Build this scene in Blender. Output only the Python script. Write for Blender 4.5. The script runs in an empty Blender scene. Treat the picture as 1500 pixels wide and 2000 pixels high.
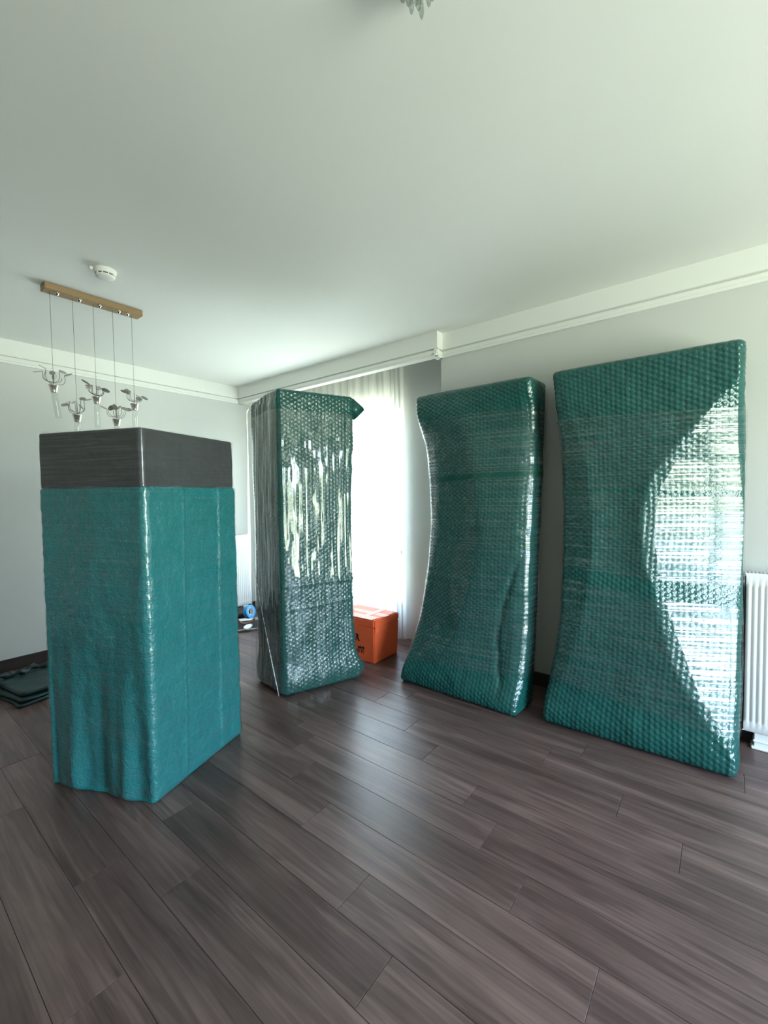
import bpy, bmesh, math, random
import numpy as np
from mathutils import Matrix, Vector

S = bpy.context.scene
COL = S.collection
random.seed(7)
rng = np.random.default_rng(7)

# ------------------------------------------------------------------ camera
CAM_H = 1.45
F_PX = 844.18
YAW, PITCH, ROLL = math.radians(38.3), math.radians(2.354), math.radians(-0.7765)
fw = np.array([math.cos(YAW) * math.cos(PITCH), math.sin(YAW) * math.cos(PITCH), -math.sin(PITCH)])
rt = np.array([math.sin(YAW), -math.cos(YAW), 0.0])
up = np.cross(rt, fw)
rt, up = math.cos(ROLL) * rt + math.sin(ROLL) * up, -math.sin(ROLL) * rt + math.cos(ROLL) * up
cam_data = bpy.data.cameras.new('camera')
cam_data.sensor_fit = 'HORIZONTAL'
cam_data.sensor_width = 36.0
cam_data.lens = F_PX / 1500.0 * 36.0
cam_data.clip_start = 0.05
cam = bpy.data.objects.new('camera', cam_data)
COL.objects.link(cam)
cam.matrix_world = Matrix(((rt[0], up[0], -fw[0], 0), (rt[1], up[1], -fw[1], 0), (rt[2], up[2], -fw[2], CAM_H), (0, 0, 0, 1)))
S.camera = cam

# ------------------------------------------------------------------ world: hazy bright sky over green country
WORLD_STRENGTH = 32.0
world = bpy.data.worlds.new('world')
S.world = world
world.use_nodes = True
wn, wl = world.node_tree.nodes, world.node_tree.links
wn.clear()
w_tc = wn.new('ShaderNodeTexCoord')
w_sep = wn.new('ShaderNodeSeparateXYZ')
w_map = wn.new('ShaderNodeMapRange')
w_map.inputs['From Min'].default_value = -1.0
w_map.inputs['From Max'].default_value = 1.0
w_ramp = wn.new('ShaderNodeValToRGB')
els = w_ramp.color_ramp.elements
els[0].position = 0.0
els[0].color = (0.72, 0.78, 0.65, 1)
els[1].position = 1.0
els[1].color = (0.38, 0.62, 1.0, 1)
for p, c in ((0.44, (0.64, 0.70, 0.57, 1)), (0.50, (0.34, 0.40, 0.27, 1)), (0.53, (0.82, 0.91, 0.96, 1)), (0.62, (0.60, 0.79, 1.0, 1))):
    e = els.new(p)
    e.color = c
w_bg = wn.new('ShaderNodeBackground')
w_bg.inputs['Strength'].default_value = WORLD_STRENGTH
w_out = wn.new('ShaderNodeOutputWorld')
wl.new(w_tc.outputs['Generated'], w_sep.inputs[0])
wl.new(w_sep.outputs['Z'], w_map.inputs['Value'])
wl.new(w_map.outputs['Result'], w_ramp.inputs['Fac'])
wl.new(w_ramp.outputs['Color'], w_bg.inputs['Color'])
wl.new(w_bg.outputs[0], w_out.inputs[0])


def portal(name, loc, rot, sx, sy):
    l = bpy.data.lights.new(name, 'AREA')
    l.shape = 'RECTANGLE'
    l.size, l.size_y = sx, sy
    l.cycles.is_portal = True
    o = bpy.data.objects.new(name, l)
    COL.objects.link(o)
    o.location = loc
    o.rotation_euler = rot
    return o


# windows of the room: niche window (x = 3.5) and the balcony window (y = -3.0)
NW = dict(y0=2.50, y1=4.30, z0=0.28, z1=2.38)
BW = dict(x0=0.10, x1=2.15, z0=0.10, z1=2.40)
portal('niche_window_portal', (3.66, (NW['y0'] + NW['y1']) / 2, (NW['z0'] + NW['z1']) / 2), (0, math.radians(90), 0), NW['z1'] - NW['z0'], NW['y1'] - NW['y0'])
portal('balcony_window_portal', ((BW['x0'] + BW['x1']) / 2, -3.16, (BW['z0'] + BW['z1']) / 2), (math.radians(90), 0, 0), BW['x1'] - BW['x0'], BW['z1'] - BW['z0'])


# ------------------------------------------------------------------ exposure
S.view_settings.view_transform = 'Standard'
S.view_settings.look = 'None'
S.view_settings.gamma = 1.0
S.view_settings.use_curve_mapping = False
S.view_settings.exposure = 0.12
S.cycles.use_denoising = True
S.cycles.use_adaptive_sampling = True
S.cycles.adaptive_threshold = 0.07
S.cycles.adaptive_min_samples = 16
S.cycles.max_bounces = 7
S.cycles.diffuse_bounces = 4
S.cycles.glossy_bounces = 3
S.cycles.transparent_max_bounces = 12
S.cycles.sample_clamp_indirect = 8.0
S.cycles.caustics_reflective = False
S.cycles.caustics_refractive = False


# ------------------------------------------------------------------ helpers
def obj(name, me, material=None, parent=None, loc=None):
    o = bpy.data.objects.new(name, me)
    COL.objects.link(o)
    if material is not None and not me.materials:
        me.materials.append(material)
    if parent is not None:
        o.parent = parent
    if loc is not None:
        o.location = loc
    return o


def empty(name, loc, label, cat, group=None):
    o = bpy.data.objects.new(name, None)
    COL.objects.link(o)
    o.location = loc
    o.empty_display_size = 0.1
    return tag(o, label, cat, group)


def tag(o, label, cat, group=None):
    o['label'] = label
    o['category'] = cat
    if group:
        o['group'] = group
    return o


def struct(o, label=None):
    o['kind'] = 'structure'
    if label:
        o['label'] = label
    return o


def finish(bm, name, smooth=False):
    bmesh.ops.recalc_face_normals(bm, faces=bm.faces)
    me = bpy.data.meshes.new(name)
    bm.to_mesh(me)
    bm.free()
    if smooth:
        me.shade_smooth()
    return me


def add_box(bm, lo, hi, bevel=0.0, seg=1):
    t = bmesh.new()
    bmesh.ops.create_cube(t, size=1.0)
    for v in t.verts:
        v.co = Vector([lo[i] + (v.co[i] + 0.5) * (hi[i] - lo[i]) for i in range(3)])
    if bevel > 0:
        bmesh.ops.bevel(t, geom=list(t.edges), offset=bevel, segments=seg, affect='EDGES', clamp_overlap=True)
    m = bpy.data.meshes.new('tmp')
    t.to_mesh(m)
    t.free()
    bm.from_mesh(m)
    bpy.data.meshes.remove(m)


def box_mesh(name, lo, hi, bevel=0.0, seg=1, smooth=False):
    bm = bmesh.new()
    add_box(bm, lo, hi, bevel, seg)
    return finish(bm, name, smooth)


def grid_mesh(name, P, closed_u=False, caps=False, smooth=True):
    """P: (nu, nv, 3); u runs counter-clockwise seen from above, v upward."""
    nu, nv = P.shape[:2]
    idx = np.arange(nu * nv).reshape(nu, nv)
    a = idx if closed_u else idx[:-1]
    b = np.roll(idx, -1, axis=0) if closed_u else idx[1:]
    q = np.stack([a[:, :-1], b[:, :-1], b[:, 1:], a[:, 1:]], -1).reshape(-1, 4)
    loops = [q.ravel()]
    starts = [np.arange(len(q)) * 4]
    n = len(q) * 4
    if caps:
        loops += [idx[::-1, 0], idx[:, -1]]
        starts.append(np.array([n, n + nu]))
        n += 2 * nu
    me = bpy.data.meshes.new(name)
    me.vertices.add(nu * nv)
    me.vertices.foreach_set('co', P.reshape(-1).astype(np.float32))
    me.loops.add(n)
    me.loops.foreach_set('vertex_index', np.concatenate(loops).astype(np.int32))
    st = np.concatenate(starts)
    me.polygons.add(len(st))
    me.polygons.foreach_set('loop_start', st.astype(np.int32))
    me.update(calc_edges=True)
    me.validate()
    if smooth:
        me.shade_smooth()
    return me


def tube(bm, pts, r, n=8, cap=True):
    """round tube along a list of points; r is a number or one per point."""
    pts = [Vector(p) for p in pts]
    rs = [float(q) for q in r] if hasattr(r, "__len__") else [float(r)] * len(pts)
    rings = []
    for i, p in enumerate(pts):
        d = (pts[min(i + 1, len(pts) - 1)] - pts[max(i - 1, 0)]).normalized()
        x = d.orthogonal().normalized() if i == 0 else (x - d * x.dot(d)).normalized()
        y = d.cross(x)
        rings.append([bm.verts.new(p + rs[i] * (math.cos(2 * math.pi * k / n) * x + math.sin(2 * math.pi * k / n) * y)) for k in range(n)])
    for A, B in zip(rings, rings[1:]):
        for k in range(n):
            bm.faces.new((A[k], A[(k + 1) % n], B[(k + 1) % n], B[k]))
    if cap:
        bm.faces.new(rings[0][::-1])
        bm.faces.new(rings[-1])


def lathe(bm, prof, n=24, c=(0, 0, 0)):
    """prof: list of (r, z)."""
    rings = []
    for r, z in prof:
        if r < 1e-6:
            rings.append([bm.verts.new((c[0], c[1], c[2] + z))])
        else:
            rings.append([bm.verts.new((c[0] + r * math.cos(2 * math.pi * k / n), c[1] + r * math.sin(2 * math.pi * k / n), c[2] + z)) for k in range(n)])
    for A, B in zip(rings, rings[1:]):
        for k in range(n):
            k2 = (k + 1) % n
            if len(A) == 1 and len(B) > 1:
                bm.faces.new((A[0], B[k2], B[k]))
            elif len(B) == 1 and len(A) > 1:
                bm.faces.new((A[k], A[k2], B[0]))
            elif len(A) > 1:
                bm.faces.new((A[k], A[k2], B[k2], B[k]))


# ------------------------------------------------------------------ materials
def new_mat(name):
    m = bpy.data.materials.new(name)
    m.use_nodes = True
    return m, m.node_tree.nodes, m.node_tree.links, m.node_tree.nodes['Principled BSDF']


def simple(name, col, rough=0.5, metal=0.0, spec=0.5, noise=0.0, nscale=20.0, bump=0.0, bscale=200.0):
    m, n, l, p = new_mat(name)
    p.inputs['Base Color'].default_value = (*col, 1)
    p.inputs['Roughness'].default_value = rough
    p.inputs['Metallic'].default_value = metal
    p.inputs['Specular IOR Level'].default_value = spec
    tc = n.new('ShaderNodeTexCoord')
    if noise > 0:
        t = n.new('ShaderNodeTexNoise')
        t.inputs['Scale'].default_value = nscale
        t.inputs['Detail'].default_value = 4
        l.new(tc.outputs['Object'], t.inputs['Vector'])
        mr = n.new('ShaderNodeMapRange')
        mr.inputs['To Min'].default_value = 1 - noise
        mr.inputs['To Max'].default_value = 1 + noise
        l.new(t.outputs['Fac'], mr.inputs['Value'])
        mx = n.new('ShaderNodeVectorMath')
        mx.operation = 'SCALE'
        mx.inputs[0].default_value = col
        l.new(mr.outputs['Result'], mx.inputs['Scale'])
        l.new(mx.outputs['Vector'], p.inputs['Base Color'])
    if bump > 0:
        t = n.new('ShaderNodeTexNoise')
        t.inputs['Scale'].default_value = bscale
        t.inputs['Detail'].default_value = 3
        l.new(tc.outputs['Object'], t.inputs['Vector'])
        b = n.new('ShaderNodeBump')
        b.inputs['Strength'].default_value = bump
        b.inputs['Distance'].default_value = 0.002
        l.new(t.outputs['Fac'], b.inputs['Height'])
        l.new(b.outputs['Normal'], p.inputs['Normal'])
    return m


def wood_mat():
    m, n, l, p = new_mat('dark_laminate')
    tc = n.new('ShaderNodeTexCoord')
    oi = n.new('ShaderNodeObjectInfo')
    off = n.new('ShaderNodeVectorMath')
    off.operation = 'SCALE'
    off.inputs[0].default_value = (37.0, 53.0, 11.0)
    l.new(oi.outputs['Random'], off.inputs['Scale'])
    add = n.new('ShaderNodeVectorMath')
    l.new(tc.outputs['Object'], add.inputs[0])
    l.new(off.outputs['Vector'], add.inputs[1])

    def noise(scale, detail, dist=0.0, rough=0.55):
        mp = n.new('ShaderNodeMapping')
        mp.inputs['Scale'].default_value = scale
        l.new(add.outputs['Vector'], mp.inputs['Vector'])
        t = n.new('ShaderNodeTexNoise')
        t.inputs['Scale'].default_value = 1.0
        t.inputs['Detail'].default_value = detail
        t.inputs['Roughness'].default_value = rough
        t.inputs['Distortion'].default_value = dist
        l.new(mp.outputs['Vector'], t.inputs['Vector'])
        return t.outputs['Fac']
    broad = noise((13, 0.9, 1), 3, 0.6)
    fine = noise((75, 1.6, 1), 5, 0.2, 0.65)
    blot = noise((6, 2.6, 1), 2, 0.3)
    # cathedral rings: bands of a slow field
    mul = n.new('ShaderNodeMath')
    mul.operation = 'MULTIPLY'
    mul.inputs[1].default_value = 42.0
    l.new(broad, mul.inputs[0])
    sn = n.new('ShaderNodeMath')
    sn.operation = 'SINE'
    l.new(mul.outputs[0], sn.inputs[0])

    def comb(a, wa, b, wb):
        x = n.new('ShaderNodeMath')
        x.operation = 'MULTIPLY'
        x.inputs[1].default_value = wa
        l.new(a, x.inputs[0])
        y = n.new('ShaderNodeMath')
        y.operation = 'MULTIPLY_ADD'
        y.inputs[1].default_value = wb
        l.new(b, y.inputs[0])
        l.new(x.outputs[0], y.inputs[2])
        return y.outputs[0]
    v = comb(comb(broad, 0.55, fine, 0.38), 1.0, comb(sn.outputs[0], 0.035, blot, 0.22), 1.0)
    v = comb(v, 1.0, oi.outputs['Random'], 0.10)
    ramp = n.new('ShaderNodeValToRGB')
    e = ramp.color_ramp.elements
    e[0].position = 0.42
    e[0].color = (0.055, 0.033, 0.031, 1)
    e[1].position = 0.86
    e[1].color = (0.240, 0.160, 0.145, 1)
    k = e.new(0.62)
    k.color = (0.120, 0.076, 0.071, 1)
    l.new(v, ramp.inputs['Fac'])
    l.new(ramp.outputs['Color'], p.inputs['Base Color'])
    mr = n.new('ShaderNodeMapRange')
    mr.inputs['To Min'].default_value = 0.25
    mr.inputs['To Max'].default_value = 0.38
    l.new(fine, mr.inputs['Value'])
    l.new(mr.outputs['Result'], p.inputs['Roughness'])
    p.inputs['Specular IOR Level'].default_value = 0.5
    b = n.new('ShaderNodeBump')
    b.inputs['Strength'].default_value = 0.12
    b.inputs['Distance'].default_value = 0.001
    l.new(fine, b.inputs['Height'])
    l.new(b.outputs['Normal'], p.inputs['Normal'])
    return m


def wrap_mat(name, col, rough=0.3, cell=90.0, strength=0.35, tint=0.18):
    """green polyethylene air-bubble wrap: soft gloss, tiny crumples."""
    m, n, l, p = new_mat(name)
    tc = n.new('ShaderNodeTexCoord')
    nz = n.new('ShaderNodeTexNoise')
    nz.inputs['Scale'].default_value = 7.0
    nz.inputs['Detail'].default_value = 5
    l.new(tc.outputs['Object'], nz.inputs['Vector'])
    mr = n.new('ShaderNodeMapRange')
    mr.inputs['To Min'].default_value = 1 - tint
    mr.inputs['To Max'].default_value = 1 + tint
    l.new(nz.outputs['Fac'], mr.inputs['Value'])
    sc = n.new('ShaderNodeVectorMath')
    sc.operation = 'SCALE'
    sc.inputs[0].default_value = col
    l.new(mr.outputs['Result'], sc.inputs['Scale'])
    l.new(sc.outputs['Vector'], p.inputs['Base Color'])
    p.inputs['Roughness'].default_value = rough
    p.inputs['Specular IOR Level'].default_value = 0.6
    vo = n.new('ShaderNodeTexVoronoi')
    vo.inputs['Scale'].default_value = cell
    l.new(tc.outputs['Object'], vo.inputs['Vector'])
    n2 = n.new('ShaderNodeTexNoise')
    n2.inputs['Scale'].default_value = 28.0
    n2.inputs['Detail'].default_value = 4
    l.new(tc.outputs['Object'], n2.inputs['Vector'])
    ad = n.new('ShaderNodeMath')
    ad.operation = 'SUBTRACT'
    l.new(n2.outputs['Fac'], ad.inputs[0])
    l.new(vo.outputs['Distance'], ad.inputs[1])
    b = n.new('ShaderNodeBump')
    b.inputs['Strength'].default_value = strength
    b.inputs['Distance'].default_value = 0.004
    l.new(ad.outputs[0], b.inputs['Height'])
    l.new(b.outputs['Normal'], p.inputs['Normal'])
    return m


def thin_fresnel(n, l, ior):
    """the same reflectance from both sides of a thin sheet (no total reflection from inside)."""
    fr = n.new('ShaderNodeFresnel')
    g = n.new('ShaderNodeNewGeometry')
    mr = n.new('ShaderNodeMapRange')
    mr.inputs['To Min'].default_value = ior
    mr.inputs['To Max'].default_value = 1.0 / ior
    l.new(g.outputs['Backfacing'], mr.inputs['Value'])
    l.new(mr.outputs['Result'], fr.inputs['IOR'])
    return fr


def film_mat(name, scale, rough=0.10, strength=0.5, milk=0.06, refl=1.5, scale2=None, ior=1.5, streak=0.25):
    """clear stretch film: see-through, glossy, drawn into streaks along the pull."""
    m = bpy.data.materials.new(name)
    m.use_nodes = True
    n, l = m.node_tree.nodes, m.node_tree.links
    n.clear()
    tc = n.new('ShaderNodeTexCoord')

    def noise(sc, detail, dist):
        mp = n.new('ShaderNodeMapping')
        mp.inputs['Scale'].default_value = sc
        l.new(tc.outputs['Object'], mp.inputs['Vector'])
        t = n.new('ShaderNodeTexNoise')
        t.inputs['Scale'].default_value = 1.0
        t.inputs['Detail'].default_value = detail
        t.inputs['Distortion'].default_value = dist
        l.new(mp.outputs['Vector'], t.inputs['Vector'])
        return t.outputs['Fac']
    s1 = noise(scale, 3, 0.0)
    s2 = noise(scale2 or tuple(x * 0.25 for x in scale), 2, 0.3)
    ad = n.new('ShaderNodeMath')
    ad.operation = 'MULTIPLY_ADD'
    ad.inputs[1].default_value = 2.5
    l.new(s2, ad.inputs[0])
    l.new(s1, ad.inputs[2])
    b = n.new('ShaderNodeBump')
    b.inputs['Strength'].default_value = strength
    b.inputs['Distance'].default_value = 0.003
    l.new(ad.outputs[0], b.inputs['Height'])
    tr = n.new('ShaderNodeBsdfTransparent')
    tr.inputs['Color'].default_value = (0.95, 0.96, 0.96, 1)
    gl = n.new('ShaderNodeBsdfGlossy')
    gl.inputs['Color'].default_value = (0.95, 0.97, 0.97, 1)
    gl.inputs['Roughness'].default_value = rough
    l.new(b.outputs['Normal'], gl.inputs['Normal'])
    fr = thin_fresnel(n, l, ior)
    l.new(b.outputs['Normal'], fr.inputs['Normal'])
    # streaks of doubled layers reflect more
    st = n.new('ShaderNodeMapRange')
    st.inputs['From Min'].default_value = 0.48
    st.inputs['From Max'].default_value = 0.66
    st.inputs['To Min'].default_value = refl
    st.inputs['To Max'].default_value = refl + streak * 10
    l.new(s1, st.inputs['Value'])
    mu = n.new('ShaderNodeMath')
    mu.operation = 'MULTIPLY'
    mu.use_clamp = True
    l.new(fr.outputs[0], mu.inputs[0])
    l.new(st.outputs['Result'], mu.inputs[1])
    mx = n.new('ShaderNodeMixShader')
    l.new(mu.outputs[0], mx.inputs['Fac'])
    l.new(tr.outputs[0], mx.inputs[1])
    l.new(gl.outputs[0], mx.inputs[2])
    df = n.new('ShaderNodeBsdfDiffuse')
    df.inputs['Color'].default_value = (0.8, 0.84, 0.85, 1)
    mk = n.new('ShaderNodeMapRange')
    mk.inputs['From Min'].default_value = 0.4
    mk.inputs['From Max'].default_value = 0.75
    mk.inputs['To Min'].default_value = milk * 0.5
    mk.inputs['To Max'].default_value = milk * 2.2
    l.new(s1, mk.inputs['Value'])
    mx2 = n.new('ShaderNodeMixShader')
    l.new(mk.outputs['Result'], mx2.inputs['Fac'])
    l.new(mx.outputs[0], mx2.inputs[1])
    l.new(df.outputs[0], mx2.inputs[2])
    out = n.new('ShaderNodeOutputMaterial')
    l.new(mx2.outputs[0], out.inputs['Surface'])
    return m


def glass_mat(name, tint=(0.97, 0.98, 0.98), refl=1.0, rough=0.02, ior=1.5):
    m = bpy.data.materials.new(name)
    m.use_nodes = True
    n, l = m.node_tree.nodes, m.node_tree.links
    n.clear()
    tr = n.new('ShaderNodeBsdfTransparent')
    tr.inputs['Color'].default_value = (*tint, 1)
    gl = n.new('ShaderNodeBsdfGlossy')
    gl.inputs['Roughness'].default_value = rough
    fr = thin_fresnel(n, l, ior)
    mu = n.new('ShaderNodeMath')
    mu.operation = 'MULTIPLY'
    mu.use_clamp = True
    mu.inputs[1].default_value = refl
    l.new(fr.outputs[0], mu.inputs[0])
    mx = n.new('ShaderNodeMixShader')
    l.new(mu.outputs[0], mx.inputs['Fac'])
    l.new(tr.outputs[0], mx.inputs[1])
    l.new(gl.outputs[0], mx.inputs[2])
    out = n.new('ShaderNodeOutputMaterial')
    l.new(mx.outputs[0], out.inputs['Surface'])
    return m


def curtain_mat():
    m = bpy.data.materials.new('sheer_voile')
    m.use_nodes = True
    n, l = m.node_tree.nodes, m.node_tree.links
    n.clear()
    tr = n.new('ShaderNodeBsdfTransparent')
    tr.inputs['Color'].default_value = (1, 1, 1, 1)
    tl = n.new('ShaderNodeBsdfTranslucent')
    tl.inputs['Color'].default_value = (0.52, 0.52, 0.50, 1)
    df = n.new('ShaderNodeBsdfDiffuse')
    df.inputs['Color'].default_value = (0.85, 0.85, 0.82, 1)
    a = n.new('ShaderNodeMixShader')
    a.inputs['Fac'].default_value = 0.5
    l.new(tl.outputs[0], a.inputs[1])
    l.new(df.outputs[0], a.inputs[2])
    lw = n.new('ShaderNodeLayerWeight')
    lw.inputs['Blend'].default_value = 0.35
    mr = n.new('ShaderNodeMapRange')
    mr.inputs['To Min'].default_value = 0.86
    mr.inputs['To Max'].default_value = 0.99
    l.new(lw.outputs['Facing'], mr.inputs['Value'])
    b = n.new('ShaderNodeMixShader')
    l.new(mr.outputs['Result'], b.inputs['Fac'])
    l.new(tr.outputs[0], b.inputs[1])
    l.new(a.outputs[0], b.inputs[2])
    out = n.new('ShaderNodeOutputMaterial')
    l.new(b.outputs[0], out.inputs['Surface'])
    return m


M_CEIL = simple('ceiling_paint', (0.80, 0.81, 0.78), 0.9, noise=0.03, nscale=1.2)
M_WALL = simple('grey_wall_paint', (0.60, 0.61, 0.59), 0.85, noise=0.02, nscale=2.0, bump=0.05, bscale=300)
M_FAR = simple('mid_grey_wall_paint', (0.34, 0.34, 0.335), 0.85, noise=0.02, nscale=2.0)
M_TRIM = simple('white_plaster', (0.80, 0.81, 0.78), 0.7)
M_BASE = simple('dark_baseboard', (0.045, 0.036, 0.034), 0.4, noise=0.2, nscale=30)
M_SUB = simple('screed', (0.30, 0.28, 0.27), 0.9)
M_WOOD = wood_mat()
M_PVC = simple('white_pvc', (0.80, 0.80, 0.79), 0.35)
M_GREYBAR = simple('grey_aluminium', (0.35, 0.36, 0.37), 0.4, metal=0.6)
M_PANE = glass_mat('window_glass')
M_VOILE = curtain_mat()
M_RAD = simple('radiator_enamel', (0.82, 0.83, 0.82), 0.3)
M_DARK = simple('dark_void', (0.02, 0.02, 0.02), 0.7)
TEAL = (0.010, 0.088, 0.080)
M_WRAP = wrap_mat('green_bubble_wrap', TEAL, 0.17, 120.0, 0.25)
M_WRAP1 = wrap_mat('green_fine_bubble_wrap', (0.010, 0.190, 0.205), 0.34, 95.0, 0.55)
M_FILM_H = film_mat('stretch_film_across', (1.6, 1.6, 110), 0.05, 0.30, 0.02, 0.25, (1.2, 1.2, 7), streak=0.17)
M_FILM_V = film_mat('stretch_film_down', (130, 130, 1.6), 0.06, 0.10, 0.018, 1.0, (22, 22, 0.9), streak=0.08)
M_FILM_1 = film_mat('stretch_film_tight', (2.5, 2.5, 120), 0.09, 0.10, 0.02, 0.7, (2, 2, 9), streak=0.09)
M_CAP = simple('charcoal_felt_board', (0.055, 0.056, 0.062), 0.55, noise=0.25, nscale=9, bump=0.5, bscale=90)
M_TAPE = simple('green_tape', (0.006, 0.075, 0.055), 0.25)
M_ORANGE = simple('orange_plastic', (0.82, 0.13, 0.045), 0.5, spec=0.25, noise=0.06, nscale=12)
M_TAPECLR = simple('translucent_packing_tape', (0.75, 0.26, 0.16), 0.45, spec=0.3)
M_INK = simple('black_print', (0.012, 0.012, 0.014), 0.5)
M_BRASS = simple('brushed_brass', (0.36, 0.24, 0.13), 0.42, metal=0.55, noise=0.08, nscale=60)
M_CHROME = simple('chrome', (0.72, 0.70, 0.67), 0.14, metal=1.0)
M_LEAF = simple('silver_leaf', (0.50, 0.49, 0.46), 0.25, metal=0.4)
M_NICKEL = simple('satin_nickel', (0.80, 0.75, 0.69), 0.27, metal=0.85)
M_STEEL = simple('grey_wire', (0.22, 0.22, 0.21), 0.35, metal=0.8)
M_GLASS = glass_mat('clear_glass_tube', (0.93, 0.95, 0.94), 1.4)
M_CRYSTAL = glass_mat('cut_crystal', (0.80, 0.84, 0.80), 2.2, 0.03, 1.6)
M_WHITE = simple('white_plastic', (0.80, 0.80, 0.78), 0.4)
M_CLOTH = simple('dark_green_sheet', (0.006, 0.032, 0.034), 0.5, noise=0.3, nscale=8, bump=0.4, bscale=60)
M_BLUE = simple('blue_tape', (0.05, 0.33, 0.72), 0.35)
M_BROWN = simple('brown_leather', (0.16, 0.075, 0.05), 0.5, noise=0.2, nscale=15)
M_BLACK = simple('black_nylon', (0.015, 0.015, 0.018), 0.6, bump=0.4, bscale=40)
M_PAPER = simple('white_paper', (0.7, 0.72, 0.75), 0.6)

# ------------------------------------------------------------------ room shell
YL = 4.745       # left wall
XR = 3.22        # right wall
XN = 3.50        # niche wall
YN = 1.905       # where the niche begins
YB = -3.00       # wall behind, with the balcony window
XS = -2.20       # far side wall
ZC = 2.782


def wall_hole(name, p0, u, v, nrm, U, V, hole, thick):
    """flat wall p0 + u*a + v*b with one rectangular opening, pushed back along -nrm."""
    us = [0, hole[0], hole[1], U]
    vs = [0, hole[2], hole[3], V]
    bm = bmesh.new()
    p0, u, v, nrm = Vector(p0), Vector(u), Vector(v), Vector(nrm)
    layers = []
    for d in (0, thick):
        layers.append([[bm.verts.new(p0 + u * a + v * b - nrm * d) for b in vs] for a in us])
    f, k = layers
    for i in range(3):
        for j in range(3):
            if i == 1 and j == 1:
                continue
            bm.faces.new((f[i][j], f[i + 1][j], f[i + 1][j + 1], f[i][j + 1]))
            bm.faces.new((k[i][j], k[i][j + 1], k[i + 1][j + 1], k[i + 1][j]))
    ring = [(1, 1), (2, 1), (2, 2), (1, 2)]
    for (a, b), (c, d) in zip(ring, ring[1:] + ring[:1]):
        bm.faces.new((f[a][b], f[c][d], k[c][d], k[a][b]))
    edge = [(i, 0) for i in range(4)] + [(3, j) for j in range(1, 4)] + [(i, 3) for i in (2, 1, 0)] + [(0, j) for j in (2, 1)]
    for (a, b), (c, d) in zip(edge, edge[1:] + edge[:1]):
        bm.faces.new((f[c][d], f[a][b], k[a][b], k[c][d]))
    return finish(bm, name)


struct(obj('ceiling', box_mesh('ceiling', (XS - 0.2, YB - 0.2, ZC), (XN + 0.2, YL + 0.2, ZC + 0.15)), M_CEIL), 'smooth white ceiling')
struct(obj('wall_left', box_mesh('wall_left', (XS - 0.2, YL, -0.05), (XN + 0.2, YL + 0.15, ZC)), M_WALL), 'pale grey painted wall on the left')
struct(obj('wall_right', box_mesh('wall_right', (XR, YB, -0.05), (XN + 0.18, YN, ZC)), M_WALL), 'pale grey painted wall behind the two leaning packages')
struct(obj('wall_niche', wall_hole('wall_niche', (XN, YN, -0.05), (0, 1, 0), (0, 0, 1), (-1, 0, 0), YL - YN, ZC + 0.05,
       (NW['y0'] - YN, NW['y1'] - YN, NW['z0'] + 0.05, NW['z1'] + 0.05), 0.18), M_WALL), 'grey window wall set back behind the curtain')
struct(obj('wall_back', wall_hole('wall_back', (XS - 0.2, YB, -0.05), (1, 0, 0), (0, 0, 1), (0, 1, 0), XN + 0.18 - XS + 0.2, ZC + 0.05,
       (BW['x0'] - XS + 0.2, BW['x1'] - XS + 0.2, BW['z0'] + 0.05, BW['z1'] + 0.05), 0.18), M_WALL), 'grey wall with the balcony window')
struct(obj('wall_far', box_mesh('wall_far', (XS - 0.2, YB, -0.05), (XS, YL, ZC)), M_FAR), 'grey wall at the far side of the room')

# floor: laminate planks, one object each
floor = struct(obj('floor', box_mesh('floor', (XS, YB, -0.06), (XN, YL, -0.0125)), M_SUB), 'dark brown wood laminate floor')
PW, PL, GAP = 0.1785, 1.16, 0.0007
joints = {-2: 1.587, -1: 0.80, 0: 1.045, 1: 1.44, 2: 1.726, 3: 0.766, 4: 0.94, 5: 0.117, 6: 0.362, 7: 0.75, 8: 0.60, 9: -0.095}
plank_cache = {}


def plank_mesh(w, length):
    key = (round(w, 4), round(length, 3))
    if key not in plank_cache:
        bm = bmesh.new()
        c = 0.0011
        x, y = w / 2 - GAP, length / 2 - GAP
        lv = [[bm.verts.new((sx * (x - d), sy * (y - d), z)) for sx, sy in ((-1, -1), (1, -1), (1, 1), (-1, 1))] for d, z in ((0, -0.012), (0, -c * 0.7), (c, 0.0))]
        for A, B in zip(lv, lv[1:]):
            for k in range(4):
                bm.faces.new((A[k], A[(k + 1) % 4], B[(k + 1) % 4], B[k]))
        bm.faces.new(lv[2])
        me = finish(bm, 'plank')
        me.materials.append(M_WOOD)
        plank_cache[key] = me
    return plank_cache[key]


k0 = int(math.floor((XS - 1.026) / PW))
k1 = int(math.ceil((XN - 1.026) / PW))
for k in range(k0, k1):
    xa, xb = max(1.026 + PW * k, XS), min(1.026 + PW * (k + 1), XN)
    if xb - xa < 0.01:
        continue
    j = joints.get(k, random.uniform(0, PL))
    y = j - PL * math.ceil((j - YB) / PL)
    while y < YL:
        ya, yb = max(y, YB), min(y + PL, YL)
        if yb - ya > 0.01:
            obj('plank', plank_mesh(xb - xa, yb - ya), None, floor, ((xa + xb) / 2, (ya + yb) / 2, 0))
        y += PL

# baseboard of the left wall, right wall
struct(obj('baseboard_left', box_mesh('baseboard_left', (XS, YL - 0.018, 0.0), (XN, YL, 0.10), 0.004, 2), M_BASE), 'dark brown baseboard along the left wall')
struct(obj('baseboard_right', box_mesh('baseboard_right', (XR - 0.018, YB, 0.0), (XR, YN, 0.10), 0.004, 2), M_BASE), 'dark brown baseboard along the right wall')

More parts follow.
